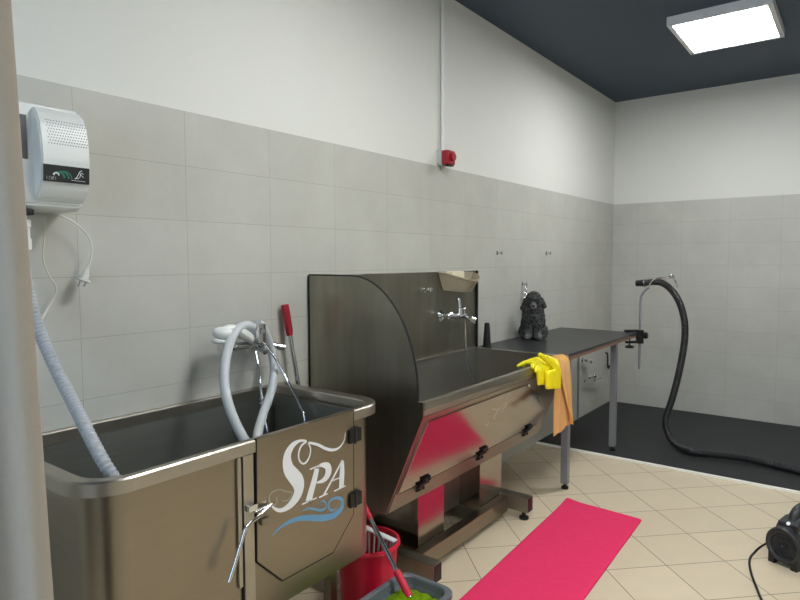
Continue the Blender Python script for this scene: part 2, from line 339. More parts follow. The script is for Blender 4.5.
# ---------------------------------------------------------------- tub with the SPA door
TF = -0.600                                                        # front of its rim
t1 = thing('pet_bathtub', (1.22, -0.3, 0), 'stainless steel dog bath tub with a SPA lettered door, beside the curtain', 'bathtub', None)
b = MB(); x0, x1, y0, y1 = 0.680, 1.716, -0.589, -0.012
b.loft([rrect(x0, x1, y0, y1, .085, .375, .03), rrect(x0, x1, y0, y1, .085, .895, .03),
        rrect(x0+.006, x1-.006, y0+.006, y1-.006, .080, .895, .025), rrect(x0+.006, x1-.006, y0+.006, y1-.006, .080, .385, .025)])
b.build('body', 'steel', t1)
q = MB(); q.loft([rrect(x0+.008, x1-.008, y0+.008, y1-.008, .078, .888, .025), rrect(x0+.008, x1-.008, y0+.008, y1-.008, .078, .47, .025), rrect(x0+.014, x1-.014, y0+.014, y1-.014, .072, .476, .02), rrect(x0+.014, x1-.014, y0+.014, y1-.014, .072, .888, .02), rrect(x0+.008, x1-.008, y0+.008, y1-.008, .078, .888, .025)], cap0=False, cap1=False)
q.b.faces.new([q.b.verts.new(p) for p in rrect(x0+.010, x1-.010, y0+.010, y1-.010, .075, .474, .02)])
q.build('basin', 'basin_inner', t1)
b = MB(); X0, X1, Y0, Y1 = .650, 1.784, TF, -0.004
b.loft([rrect(X0, X1, Y0, Y1, .125, .888, .03), rrect(X0, X1, Y0, Y1, .125, .921, .03), rrect(X0+.004, X1-.004, Y0+.004, Y1-.004, .121, .925, .03),
        rrect(X0+.040, X1-.055, Y0+.024, Y1-.022, .09, .925, .02), rrect(X0+.044, X1-.059, Y0+.028, Y1-.026, .086, .921, .02), rrect(X0+.044, X1-.062, Y0+.030, Y1-.026, .085, .888, .02),
        rrect(X0, X1, Y0, Y1, .125, .888, .03)], cap0=False, cap1=False)
b.build('rim', 'rim', t1)
door = [(1.153, .9265), (1.146, .558), (1.244, .458), (1.470, .458), (1.576, .555), (1.580, .9265)]
g = 0.0040
gask = [(1.153-g, .9262), (1.146-g, .558-g*.4), (1.244-g*.4, .458-g), (1.470+g*.4, .458-g), (1.576+g, .555-g*.4), (1.580+g, .9262)]
MB().prism([(x, -0.590, z) for x, z in gask], (0, -0.0112, 0)).build('door_gasket', 'gap', t1)
dr = MB().prism([(x, -0.591, z) for x, z in door], (0, -0.0110, 0), .0006).build('door', 'steel', t1)
FR = dict(o=(0, -0.6021, 0), U=(1, 0, 0), V=(0, 0, 1), N=(0, -1, 0))
PA_W = 1.0
def strokes(names, m, nm, parent, src, fr, th=.0006):
    q = MB()
    for n in names: q.stroke(src[n], fr['o'], fr['U'], fr['V'], fr['N'], th)
    return q.build(nm, m, parent, smooth=1)
SPA['S'] = SPA['S1'][:-3]+[[1.2935, .7765, .046], [1.3105, .7545, .048], [1.3165, .736, .045], [1.314, .718, .039], [1.3035, .7025, .033]]+SPA['S2'][3:]
strokes(['flourish', 'S'], 'white_print', 'lettering', dr, SPA, FR)
strokes(['P_stem', 'P_bowl', 'P_s1', 'P_s2', 'A_l', 'A_r', 'A_c', 'A_s1', 'A_s2'], 'white_print', 'lettering', dr, SPA, FR)
strokes(['wave', 'swirl'], 'blue_print', 'wave_emblem', dr, SPA, FR)
strokes(['dog1', 'dog2'], 'pale_print', 'dog_emblem', dr, SPA, FR)
for hz in (.838, .609):
    h = MB().box(1.552, 1.5755, -.6120, -.6022, hz-.024, hz+.024, .002).box(1.5785, 1.612, -.6120, -.5892, hz-.024, hz+.024, .002).cyl((1.577, -.6105, hz-.026), (1.577, -.6105, hz+.026), .006, n=12)
    for dx in (-.013, .020):
        for dz in (-.013, .013): h.cyl((1.577+dx, -.612, hz+dz), (1.577+dx, -.6145, hz+dz), .0032, n=10)
    h.build('hinge', 'black', t1)
# door post with its latch and lever
MB().box(1.083, 1.097, -.598, -.589, .50, .886, .002).box(1.103, 1.141, -.5985, -.589, .44, .886, .002).build('door_post', 'rim', t1)
MB().box(1.0975, 1.1025, -.594, -.5885, .44, .886).build('post_groove', 'gap', t1)
lt = MB().box(1.106, 1.139, -.618, -.5985, .722, .742, .003).box(1.130, 1.182, -.614, -.6024, .712, .724, .003).build('latch', 'chrome', t1)
MB().box(1.158, 1.190, -.612, -.6024, .664, .682, .003).build('latch_keeper', 'steel_dark', t1)
MB().tube([(1.193, -.614, .719), (1.14, -.622, .704), (1.090, -.630, .695), (1.078, -.632, .684), (1.050, -.634, .625), (1.016, -.638, .562)], .0055, 12, 5).build('lever', 'chrome', lt)
# inner fittings and legs
MB().cyl((1.688, -.0385, .60), (1.688, -.0385, .845), .011, n=16).build('overflow_pipe', 'steel', t1)
MB().lathe([(0, 0), (.022, 0), (.022, .008), (.012, .016), (0, .016)], (1.655, -.0265, .872), (0, -1, 0)).build('inlet', 'chrome', t1)
for lx in (.74, 1.518):
    for ly in (-.542, -.075):
        l = MB().box(lx, lx+.035, ly, ly+.035, .03, .375, .003).build('leg', 'steel', t1)
        MB().lathe([(.02, 0), (.02, .012), (.008, .014), (.008, .03)], (lx+.0175, ly+.0175, 0)).build('foot', 'black', l)

# tap over the first tub
tp = thing('shower_mixer_tap', (1.60, 0, 1.10), 'chrome mixer tap on tiled wall above tub with the SPA door', 'tap', None)
bd = MB().cyl((1.465, -.060, 1.119), (1.655, -.060, 1.112), .019).sphere((1.495, -.06, 1.118), .021).cyl((1.655, -.06, 1.112), (1.69, -.085, 1.098), .017, .013)
for xx in (1.50, 1.64): bd.lathe([(.032, 0), (.032, .006), (.018, .022), (.014, .03), (.014, .06)], (xx, 0, 1.117), (0, -1, 0))
bd.build('body', 'chrome', tp)
MB().cyl((1.432, -.060, 1.122), (1.470, -.060, 1.119), .024, .019).build('knob', 'chrome', tp)
MB().cyl((1.692, -.086, 1.097), (1.718, -.10, 1.090), .015).build('knob', 'chrome', tp)
bk = MB().box(1.542, 1.580, -.150, -.132, 1.130, 1.206, .005).cyl((1.572, -.075, 1.122), (1.560, -.135, 1.145), .010).lathe([(.011, 0), (.011, .003), (.004, .003)], (1.561, -.150, 1.178), (0, -1, 0))
bk.build('shower_bracket', 'chrome', tp)
MB().cyl((1.59, -.060, 1.12), (1.59, -.068, 1.158), .017, .014).box(1.568, 1.612, -.088, -.060, 1.155, 1.205, .004).build('lever', 'chrome', tp)
MB().cyl((1.60, -.060, 1.112), (1.60, -.12, 1.085), .013, .011).build('spout', 'chrome', tp)
MB().tube([(1.600, -.085, 1.140), (1.640, -.13, 1.059), (1.662, -.18, .964), (1.667, -.24, .877), (1.665, -.27, .82), (1.65, -.29, .66), (1.60, -.30, .52)], .0052, 12, 6, rib=.006, ribr=.08).build('metal_hose', 'chrome', tp)
MB().tube([(1.582, -.08, 1.09), (1.565, -.12, 1.02), (1.548, -.15, .947), (1.540, -.18, .842), (1.537, -.20, .78), (1.53, -.22, .66), (1.50, -.24, .53)], .0048, 12, 6, rib=.006, ribr=.08).build('metal_hose', 'chrome', tp)

sh = thing('hand_shower', (1.45, -.13, .7), 'white plastic shower head with a thick grey hose looped over chrome tap', 'shower head', None)
hd = MB(); hd.sphere((1.402, -.12, 1.182), .037, (1.15, .95, .66), 24, Matrix.Rotation(.15, 3, 'Y'))
hd.lathe([(.030, 0), (.033, .004), (.033, .012), (.020, .018)], (1.390, -.122, 1.160), (-.2, 0, -1))
hd.tube([(1.405, -.12, 1.190), (1.43, -.12, 1.194), (1.475, -.118, 1.180), (1.528, -.110, 1.152), (1.545, -.105, 1.142)], lambda t: .0165+.004*math.sin(t*3.1), 16, 5)
hd.build('head', 'white_plastic', sh)
MB().tube([(1.545, -.105, 1.145), (1.555, -.10, 1.185), (1.520, -.105, 1.202), (1.465, -.125, 1.194), (1.403, -.16, 1.158), (1.356, -.19, 1.095), (1.322, -.225, 1.02), (1.308, -.27, .941), (1.310, -.32, .865), (1.325, -.345, .82), (1.355, -.35, .795),
           (1.385, -.32, .815), (1.420, -.285, .838), (1.502, -.22, .88), (1.590, -.16, .935), (1.652, -.11, 1.004), (1.670, -.075, 1.080), (1.640, -.080, 1.145), (1.600, -.10, 1.190), (1.575, -.105, 1.205)], .0165, 16, 6, rib=.012, ribr=.06).build('hose', 'grey_hose', sh)

# ---------------------------------------------------------------- big raised tub with splash walls
t2 = thing('grooming_tub', (2.72, -.3, 0), 'large stainless steel grooming tub with curved side splash panel and high back', 'bathtub', None)
A0, A1 = 1.964, 3.450
def prof(xx, pts): return [(xx, y, z) for y, z in pts]
sec = [(-.003, .385), (-.446, .385), (-.638, .835), (-.6405, .885), (-.615, .885), (-.603, .84), (-.50, .60), (-.06, .60), (-.035, .85), (-.035, .885), (-.003, .885)]
b = MB(); b.prism(prof(A0, sec), (A1-A0, 0, 0))
b.prism([(A1-.055, y, z) for y, z in ((-.63, .60), (-.63, .883), (-.01, .883), (-.01, .60))], (.054, 0, 0)) if False else None
b.build('basin', 'steel_basin', t2)
MB().prism(prof(A0, [(-.036, .60), (-.036, .886), (-.614, .886), (-.604, .84), (-.501, .60)]), (.012, 0, 0)).build('end_wall', 'steel_basin', t2)
MB().prism(prof(A1-.042, [(-.036, .60), (-.036, .886), (-.614, .886), (-.604, .84), (-.501, .60)]), (.042, 0, 0)).build('end_wall', 'rim', t2)
MB().box(A0, A1, -.6435, -.618, .852, .8875, .003).build('front_rim', 'rim', t2)
MB().box(A0, A1-.02, -.040, -.016, .8845, .8905, .002).build('back_rim', 'rim', t2)
# front apron and hinged flap on its slope
U = Vector((1, 0, 0)); V = Vector((0, -.194, .458)).normalized(); N = Vector((0, -.458, -.194)).normalized()
O = Vector((0, -.446, .382))
def ap(x, z, h): return O+U*x+V*((z-.382)*math.hypot(.458, .194)/.458)+N*h
MB().prism([ap(A0, .387, .0), ap(A1, .387, .0), ap(A1, .828, .0), ap(A0, .828, .0)], N*.003).build('apron', 'steel', t2)
fl = MB().prism([ap(1.985, .478, .0045), ap(3.345, .478, .0045), ap(3.350, .570, .0045), ap(3.16, .690, .0045), ap(2.925, .800, .0045), ap(2.005, .800, .0045)], N*.003).build('flap', 'steel_mirror', t2)
MB().prism([ap(1.985, .471, .003), ap(3.345, .471, .003), ap(3.345, .478, .003), ap(1.985, .478, .003)], N*.0025).build('flap_seam', 'gap', t2)
MB().prism([ap(1.975, .478, .003), ap(1.985, .478, .003), ap(2.005, .800, .003), ap(1.997, .803, .003)], N*.006).build('flap_edge', 'rim', t2)
MB().prism([ap(3.352, .570, .003), ap(3.358, .575, .003), ap(3.166, .697, .003), ap(3.160, .691, .003)], N*.006).build('flap_edge', 'rim', t2)
MB().sphere(ap(2.93, .797, .012), .009).build('flap_stud', 'chrome', t2)
for hx in (2.157, 2.681, 3.204):
    h = MB()
    for s_, z_ in ((-1, .455), (1, .492)):
        c = ap(hx+.012*s_, z_, .008); h.prism([c-U*.028-V*.014, c+U*.028-V*.014, c+U*.028+V*.014, c-U*.028+V*.014], N*.010, .003)
        for du in (-.017, .017): h.sphere(c+U*du+N*.011, .007)
    h.cyl(ap(hx-.035, .4745, .014), ap(hx+.035, .4745, .014), .008, n=12)
    h.build('hinge', 'black', t2)
frl = dict(o=O+N*.0076, U=U, V=V, N=N)
strokes(list(LR), 'cream_print', 'script_emblem', fl, LR, frl)
# left side plate with its quarter-round splash wall, rubber-trimmed
arc = [(-.267-.345*math.sin(a), .900+.483*math.cos(a)) for a in [i*PI/2/24 for i in range(25)]]
side = [(-.002, 1.383)]+arc+[(-.614, .887), (-.6405, .887), (-.6405, .832), (-.447, .384), (-.002, .384)]
MB().prism(prof(1.952, side), (.010, 0, 0)).build('side_panel', 'steel_dark', t2)
MB().tube([(1.957, y, z) for y, z in [(-.008, 1.385), (-.14, 1.385)]+arc+[(-.612, .89)]], .0052, 8, 1).build('edge_trim', 'gap', t2)
MB().tube([(1.9525, -.008, .388), (1.9525, -.008, 1.383)], .0045, 8, 1).build('edge_trim', 'gap', t2)
MB().box(1.964, A1, -.016, -.002, .888, 1.383, .002).build('back_panel', 'steel_dark', t2)
MB().box(A1-.012, A1, -.030, -.016, .888, 1.383, .002).build('panel_flange', 'gap', t2)
# pedestal
for cx0, cx1 in ((2.255, 2.475), (2.83, 3.08)):
    MB().box(cx0, cx1, -.40, -.08, .10, .40, .002).build('column', 'steel_mirror', t2)
MB().box(2.475, 2.83, -.27, -.24, .10, .40).build('pedestal_panel', 'steel_basin', t2)
MB().box(2.20, 3.05, -.458, -.402, .035, .115, .004).build('beam', 'steel', t2)
for fx in (2.12, 3.05):
    f = MB().box(fx, fx+.062, -.578, -.05, .048, .132, .003).build('foot_bar', 'steel_dark', t2)
    MB().box(fx+.004, fx+.058, -.5805, -.577, .052, .128, .001).build('end_cap', 'black', f)
    for fy in (-.54, -.10): MB().lathe([(.026, 0), (.026, .014), (.011, .018), (.011, .048)], (fx+.032, fy, 0)).build('foot', 'black', f)

# tap, hook and tray on the back panel
tp = thing('wall_mixer_tap', (3.17, -.016, 1.12), 'chrome mixer tap with lever on back panel of the big grooming tub', 'tap', None)
bd = MB().cyl((3.02, -.075, 1.122), (3.215, -.075, 1.112), .0145)
bd.lathe([(.036, 0), (.036, .006), (.020, .022), (.015, .03), (.015, .06)], (3.03, -.0165, 1.122), (0, -1, 0))
bd.lathe([(.030, 0), (.030, .006), (.018, .022), (.015, .03), (.015, .06)], (3.15, -.0165, 1.116), (0, -1, 0))
bd.sphere((3.02, -.075, 1.122), .021).cyl((3.142, -.075, 1.113), (3.142, -.078, 1.165), .020, .017)
bd.build('body', 'chrome', tp)
MB().cyl((3.142, -.078, 1.165), (3.142, -.070, 1.205), .010, .013).sphere((3.142, -.068, 1.212), .014).build('lever', 'chrome', tp)
MB().cyl((3.195, -.075, 1.10), (3.195, -.075, 1.148), .008).sphere((3.195, -.075, 1.152), .012).build('diverter', 'chrome', tp)
MB().cyl((3.205, -.075, 1.110), (3.190, -.12, 1.098), .013).cyl((3.188, -.125, 1.097), (3.212, -.14, 1.086), .017, .019).build('knob', 'chrome', tp)
MB().tube([(3.172, -.092, 1.10), (3.160, -.105, 1.04), (3.135, -.125, .93), (3.105, -.165, .83), (3.075, -.215, .745), (3.050, -.265, .67), (3.04, -.30, .61)], .0050, 10, 6, rib=.007, ribr=.08).build('metal_hose', 'chrome', tp)
tag(MB().lathe([(.017, 0), (.017, .006), (.008, .010), (.008, .03), (.015, .035), (.015, .044), (.006, .048)], (2.865, -.0165, 1.281), (0, -1, 0)).build('wall_hook', 'chrome'),
    'small chrome hook on the back panel of the grooming tub', 'hook')
# taupe corner tray: D-shaped, tapering downwards, its front edge dipping
def dtray(x0, x1, d, z, dip, n=20, yb=-.020):
    fr = [Vector((x0+(x1-x0)*i/n, yb-d*math.sin(PI*i/n)**.62, z-dip*math.sin(PI*i/n)**.9-.012*i/n)) for i in range(n+1)]
    return fr
tr_ = MB()
tr_.loft([dtray(3.045, 3.330, .085, 1.272, .010), dtray(2.995, 3.395, .130, 1.377, .048), dtray(2.990, 3.400, .136, 1.378, .048), dtray(2.990, 3.400, .136, 1.386, .048),
          dtray(3.000, 3.390, .120, 1.386, .048, yb=-.026), dtray(3.050, 3.325, .072, 1.280, .010, yb=-.026)])
tray = tag(tr_.build('soap_tray', 'tray'), 'taupe plastic corner tray hung on the top of the steel back panel', 'tray')
sp_ = MB().box(3.06, 3.20, -.078, -.026, 1.322, 1.384, .008)
tag(sp_.build('sponge', 'sponge'), 'cream coloured pad lying in the taupe corner tray', 'sponge')

# ---------------------------------------------------------------- grooming table
tb = thing('grooming_table', (4.18, -.31, 0), 'long grey-legged table with black rubber top against tiled wall', 'table', None)
MB().box(3.456, 4.885, -.622, -.003, .868, .885, .002).build('table_top', 'table_top', tb)
MB().box(3.458, 4.882, -.619, -.004, .846, .8678).build('board', 'ply', tb)
MB().box(3.60, 4.80, -.045, -.005, .805, .8455).build('back_rail', 'leg_grey', tb)
for lx in (3.63, 4.555):
    l = MB().box(lx, lx+.045, -.572, -.527, .035 if lx < 4 else .045, .8455, .003).build('leg', 'leg_grey', tb)
    zf = 0 if lx < 4 else .012
    MB().lathe([(.022, 0), (.022, .014), (.010, .018), (.010, .038)], (lx+.0225, -.5495, zf)).build('foot', 'black', l)
for lx in (3.63, 4.555):
    MB().box(lx, lx+.03, -.525, -.045, .82, .8455).build('cross_rail', 'leg_grey', tb)
# black nozzle cone
tag(MB().lathe([(.030, 0), (.030, .006), (.0265, .010), (.024, .05), (.0185, .13), (.0165, .155), (.0135, .157), (.0135, .10)], (3.495, -.070, .885)).build('nozzle_cone', 'black'),
    'black plastic nozzle cone standing on table beside the grooming tub', 'nozzle')

# ---------------------------------------------------------------- soft shapes made of fused blobs
def fused(name, blobs, m, parent=None, voxel=.004, disp=0, dscale=.02, smooth=4, sub=False):
    """blobs: (p, q, r0, r1) tapered capsules melted into one surface"""
    q = MB()
    for p0, p1, r0, r1 in blobs:
        p0, p1 = Vector(p0), Vector(p1); n = max(1, int((p1-p0).length/(min(r0, r1)*.35)))
        for i in range(n+1): t = i/n; q.sphere(p0.lerp(p1, t), r0+(r1-r0)*t, seg=14)
    o = q.build(name, m, parent, smooth=0)
    r = o.modifiers.new('r', 'REMESH'); r.mode = 'VOXEL'; r.voxel_size = voxel; r.use_smooth_shade = True
    if smooth: s = o.modifiers.new('s', 'SMOOTH'); s.iterations = smooth; s.factor = .5
    if disp:
        t = bpy.data.textures.new(name, 'CLOUDS'); t.noise_scale = dscale; t.noise_depth = 3
        d = o.modifiers.new('d', 'DISPLACE'); d.texture = t; d.strength = disp; d.mid_level = .45; d.texture_coords = 'LOCAL'
    return o

# dog sitting on the table
DX, DY, DZ = 4.068, -.130, .889
def dp(x, y, z): return (DX+x, DY+y, DZ+z)
# the dog faces the camera: local frame turned towards it
ang = math.atan2(-2.0+.135, -4.1)
fw = Vector((math.cos(ang), math.sin(ang), 0)); sd = Vector((-fw.y, fw.x, 0))   # sd points to its left = picture right
def dg(a, s, z): v = Vector((DX, DY, DZ))+fw*a+sd*s+Vector((0, 0, z)); return tuple(v)
dm, nt, bb = nodes('dog_fur'); L = nt.links
tc = nt.nodes.new('ShaderNodeNewGeometry')
no = nt.nodes.new('ShaderNodeTexNoise'); no.inputs['Scale'].default_value = 55; no.inputs['Detail'].default_value = 5; L.new(tc.outputs['Position'], no.inputs['Vector'])
cr = nt.nodes.new('ShaderNodeValToRGB'); cr.color_ramp.elements[0].position = .35; cr.color_ramp.elements[0].color = (.010, .010, .010, 1)
cr.color_ramp.elements[1].position = .75; cr.color_ramp.elements[1].color = (.085, .085, .086, 1); L.new(no.outputs['Fac'], cr.inputs[0])
def patch(prev, c, r0, r1, col):
    dd = nt.nodes.new('ShaderNodeVectorMath'); dd.operation = 'DISTANCE'; L.new(tc.outputs['Position'], dd.inputs[0]); dd.inputs[1].default_value = c
    mr = nt.nodes.new('ShaderNodeMapRange'); L.new(dd.outputs['Value'], mr.inputs[0]); mr.inputs[1].default_value = r0; mr.inputs[2].default_value = r1; mr.inputs[3].default_value = 1; mr.inputs[4].default_value = 0
    mx = nt.nodes.new('ShaderNodeMix'); mx.data_type = 'RGBA'; L.new(mr.outputs[0], mx.inputs[0]); L.new(prev, mx.inputs[6]); mx.inputs[7].default_value = col+(1,)
    return mx.outputs[2]
c_ = patch(cr.outputs[0], dg(.115, 0, .232), .016, .034, (.20, .195, .18))
c_ = patch(c_, dg(.11, .045, .02), .02, .06, (.13, .13, .125)); c_ = patch(c_, dg(.11, -.045, .03), .02, .06, (.10, .10, .095))
c_ = patch(c_, dg(.0, .085, .16), .02, .055, (.07, .07, .07))
L.new(c_, bb.inputs['Base Color']); bb.inputs['Roughness'].default_value = .85
bp = nt.nodes.new('ShaderNodeBump'); bp.inputs['Strength'].default_value = .9; bp.inputs['Distance'].default_value = .008
n2 = nt.nodes.new('ShaderNodeTexNoise'); n2.inputs['Scale'].default_value = 140; L.new(tc.outputs['Position'], n2.inputs['Vector']); L.new(n2.outputs['Fac'], bp.inputs['Height']); L.new(bp.outputs[0], bb.inputs['Normal'])
M['fur'] = dm
dog = thing('dog', (DX, DY, DZ), 'curly dark grey dog sitting upright on the black table top facing the camera', 'dog', None)
fused('body', [
    (dg(-.055, 0, .062), dg(-.02, 0, .12), .064, .074),          # rump to belly
    (dg(-.01, 0, .10), dg(.025, 0, .185), .076, .066),           # chest
    (dg(.035, 0, .06), dg(.045, 0, .15), .046, .056),            # woolly front between the legs
    (dg(.02, .035, .12), dg(.01, .03, .20), .052, .046), (dg(.02, -.035, .12), dg(.01, -.03, .20), .052, .046),
    (dg(.02, 0, .17), dg(.028, 0, .25), .060, .052),             # neck
    (dg(.028, 0, .262), dg(.045, 0, .272), .060, .052),          # skull with topknot
    (dg(.03, 0, .285), dg(.03, 0, .285), .054, .054),
    (dg(.070, 0, .250), dg(.112, 0, .236), .028, .020),          # muzzle
    (dg(.020, .052, .275), dg(.022, .068, .235), .020, .022),    # ears
    (dg(.020, -.052, .275), dg(.022, -.068, .215), .020, .024),
    (dg(.045, .034, .15), dg(.085, .034, .022), .036, .026), (dg(.085, .042, .020), dg(.115, .044, .017), .020, .016),   # front legs, paws
    (dg(.045, -.034, .15), dg(.085, -.034, .022), .036, .026), (dg(.085, -.042, .020), dg(.115, -.044, .017), .020, .016),
    (dg(-.045, .055, .065), dg(.015, .070, .045), .044, .036), (dg(.015, .072, .022), dg(.060, .076, .016), .020, .015),     # haunches, hind paws
    (dg(-.045, -.055, .065), dg(.015, -.070, .045), .044, .036), (dg(.015, -.072, .022), dg(.060, -.076, .016), .020, .015),
    (dg(-.09, .02, .03), dg(-.115, .05, .05), .020, .016)], 'fur', dog, .005, .017, .020, 1)
MB().sphere(dg(.135, 0, .243), .0095, (1, 1.2, .8)).build('nose', 'black', dog)
for s_ in (-1, 1): MB().sphere(dg(.089, s_*.021, .272), .0065).build('eye', 'black', dog)
MB().sphere(dg(.066, .054, .218), .006).build('tag', 'chrome', dog)

# hooks on the wall
def whook(x, z, label, group=None):
    return tag(MB().lathe([(.014, 0), (.014, .004), (.007, .008), (.007, .026), (.012, .030), (.012, .036), (.004, .040)], (x, 0, z), (0, -1, 0)).build('wall_hook', 'chrome'), label, 'hook', group)
whook(3.755, 1.499, 'left one of two small chrome hooks on the tiled wall above the table', 'chrome wall hooks')
whook(4.571, 1.505, 'right one of two small chrome hooks on the tiled wall above the table', 'chrome wall hooks')
ld_ = thing('lead_chain', (4.15, -.02, 1.0), 'chrome chain lead hanging from wall behind the dog', 'lead', None)
MB().lathe([(.015, 0), (.015, .004), (.006, .008), (.006, .03), (.011, .034), (.003, .038)], (4.155, 0, 1.275), (0, -1, 0)).build('hook', 'chrome', ld_)
ch = MB(); z = 1.263; k = 0
while z > 1.06:
    pts = [(4.155+(.011*math.cos(a) if k % 2 else 0), -.026+(0 if k % 2 else .008*math.cos(a)), z+.013*math.sin(a)) for a in [i*2*PI/12 for i in range(13)]]
    ch.tube(pts, .0042, 6, 1); z -= .019; k += 1
ch.build('chain', 'chrome', ld_)

# ---------------------------------------------------------------- towel and gloves over the tub's front edge
def sheet(name, rows, m, parent=None, th=.003, sub=2):
    q = MB(); q.loft(rows, close=False, cap0=False, cap1=False); o = q.build(name, m, parent, smooth=0)
    s = o.modifiers.new('t', 'SOLIDIFY'); s.thickness = th; s.offset = 0
    s = o.modifiers.new('s', 'SUBSURF'); s.levels = sub; s.render_levels = sub
    return o
tw = thing('towel', (3.39, -.65, .45), 'orange microfibre cloth draped over front edge of the big tub beside the table', 'towel', None)
def drape(xl, xr, zbl, zbr, y, n=14, m=16, fold=.006, seed=0, xt=None):
    rows = []
    tl, tr = xt or (xl, xr)
    path = [(-.560, .835), (-.585, .868), (-.604, .897), (-.625, .902), (-.6505, .897), (y, .87)]
    for j in range(m):
        t = j/(m-1); r = []
        for i in range(n):
            s = i/(n-1)
            if j < 6: yy, zz = path[j]; k = 0
            else:
                k = (j-5)/(m-6); zz = .87+(zbl+(zbr-zbl)*s-.87)*k; yy = y
            x = (tl+(tr-tl)*s)*(1-k)+(xl+(xr-xl)*s)*k
            wv = fold*(.25+.75*k)*math.sin(s*13+seed+k*2.2)+fold*.5*k*math.sin(s*27+k*4+seed)
            r.append((x+.004*math.sin(k*9+s*5), yy+(wv-abs(fold)*.8 if j > 4 else wv*.1), zz+(.004*math.sin(s*17+seed) if j < 6 else .006*k*math.sin(s*11))))
        rows.append(r)
    return rows
sheet('under_layer', drape(3.185, 3.440, .455, .480, -.656, fold=.005, seed=1.0, xt=(3.225, 3.385)), 'towel', tw)
sheet('over_layer', drape(3.405, 3.442, .50, .475, -.672, fold=.0045, seed=2.6, xt=(3.215, 3.385)), 'towel', tw)

gl1 = thing('rubber_glove', (3.10, -.65, .76), 'yellow rubber glove on the tub edge, fingers bent to the left', 'glove', 'yellow rubber gloves')
g1 = [((2.975+.035*k, -.664, .872), (2.985+.033*k, -.666, .800-.004*k), .0145, .013) for k in range(6)]       # cuff hanging flat on the outside
g1 += [((2.985+.036*k, -.662, .868), (2.99+.036*k, -.632, .903), .0145, .013) for k in range(5)] + [((2.99+.036*k, -.634, .903), (2.99+.036*k, -.580, .903), .012, .011) for k in range(5)]
g1 += [((2.99, -.645, .900), (2.935, -.648, .902), .012, .010), ((2.935, -.648, .902), (2.915, -.660, .892), .010, .009),
       ((2.99, -.655, .885), (2.935, -.668, .872), .012, .010), ((2.99, -.580, .903), (2.96, -.556, .885), .011, .010), ((3.06, -.580, .903), (3.04, -.548, .875), .011, .010), ((3.12, -.580, .903), (3.115, -.548, .88), .011, .010)]
fused('palm', g1, 'yellow', gl1, .005, .005, .04, 3)
gl2 = thing('rubber_glove', (3.2, -.65, .72), 'yellow rubber glove lying across the other one, finger raised, cuff hanging lowest', 'glove', 'yellow rubber gloves')
g2 = [((3.030+.030*k, -.692, .850-.001*k), (3.028+.031*k, -.693, .775-.005*k), .0140, .013) for k in range(6)]
g2 += [((3.165, -.690, .855), (3.185, -.672, .890), .018, .015), ((3.185, -.672, .890), (3.175, -.630, .912), .014, .011), ((3.175, -.630, .912), (3.165, -.590, .915), .011, .010)]
g2 += [((3.16, -.690, .855), (3.10, -.680, .895), .021, .0165), ((3.10, -.680, .895), (3.000, -.662, .948), .0165, .0125)]
fused('palm', g2, 'yellow2', gl2, .005, .005, .04, 3)

# ---------------------------------------------------------------- hose stand clamped to the table corner, with the blower hose
CX, CY = 4.935, -.632
st = thing('hose_stand', (CX, CY, .60), 'steel rod stand with black screw clamp on the outer corner of the table', 'stand', None)
MB().tube([(CX, CY, .590), (CX, CY, .80), (CX, CY, 1.00), (CX, CY, 1.13), (CX, CY-.008, 1.175), (CX, CY-.035, 1.212), (CX, CY-.062, 1.235)], .0095, 12, 5).build('rod', 'leg_grey', st)
RZ = Matrix.Rotation(-.72, 3, 'Z'); cc = (CX, CY, .85)
cl = MB().box(CX-.022, CX+.022, CY-.022, CY+.022, .792, .900, .004, RZ, cc)
cl.box(CX-.130, CX-.02, CY-.016, CY+.016, .8865, .903, .003, RZ, cc).box(CX-.12, CX-.02, CY-.016, CY+.016, .797, .815, .003, RZ, cc)
KX, KY = CX-.088*math.cos(.72), CY+.088*math.sin(.72)
cl.build('clamp', 'black', st)
MB().cyl((KX, KY, .775), (KX, KY, .844), .007).lathe([(.008, 0), (.032, .004), (.032, .018), (.010, .024)], (KX, KY, .757)).build('screw_knob', 'black', st)
MB().cyl((CX, CY-.022, .858), (CX, CY-.034, .858), .008).lathe([(.022, 0), (.026, .004), (.026, .020), (.018, .026)], (CX, CY-.033, .858), (0, -1, 0)).build('side_knob', 'black', st)
MB().tube([(CX-.006, CY-.062, 1.254), (CX-.006, CY-.10, 1.300), (CX, CY-.17, 1.308), (CX, CY-.235, 1.318)], .006, 10, 4).tube([(CX, CY-.235, 1.335), (CX, CY-.245, 1.30), (CX, CY-.262, 1.262), (CX, CY-.265, 1.235)], .007, 8, 4).sphere((CX-.01, CY-.222, 1.325), .016, (1, 1, 1.1)).build('spring_clip', 'chrome', st)
HP = [(4.95, -.665, 1.270), (4.95, -.72, 1.278), (4.95, -.785, 1.270), (4.95, -.850, 1.222), (4.95, -.905, 1.14), (4.95, -.940, 1.04), (4.95, -.956, .93), (4.95, -.950, .78), (4.95, -.920, .58), (4.94, -.880, .38), (4.93, -.838, .21),
      (4.915, -.868, .105), (4.865, -.94, .050), (4.795, -1.06, .042), (4.805, -1.20, .046), (4.835, -1.34, .046), (4.845, -1.48, .042), (4.80, -1.68, .039), (4.75, -1.85, .039), (4.72, -2.05, .039), (4.50, -2.30, .039), (4.30, -2.45, .039)]
hz_ = thing('blower_hose', (4.95, -.9, .012), 'thick black corrugated hose hanging from table stand down across black floor', 'hose', None)
MB().tube(HP, .0265, 20, 6, rib=.016, ribr=-.12).build('hose', 'hose_black', hz_)
MB().lathe([(.022, 0), (.024, .004), (.025, .04), (.029, .055), (.029, .075)], (4.95, -.590, 1.264), (0, -.99, .07)).build('nozzle', 'black', hz_)
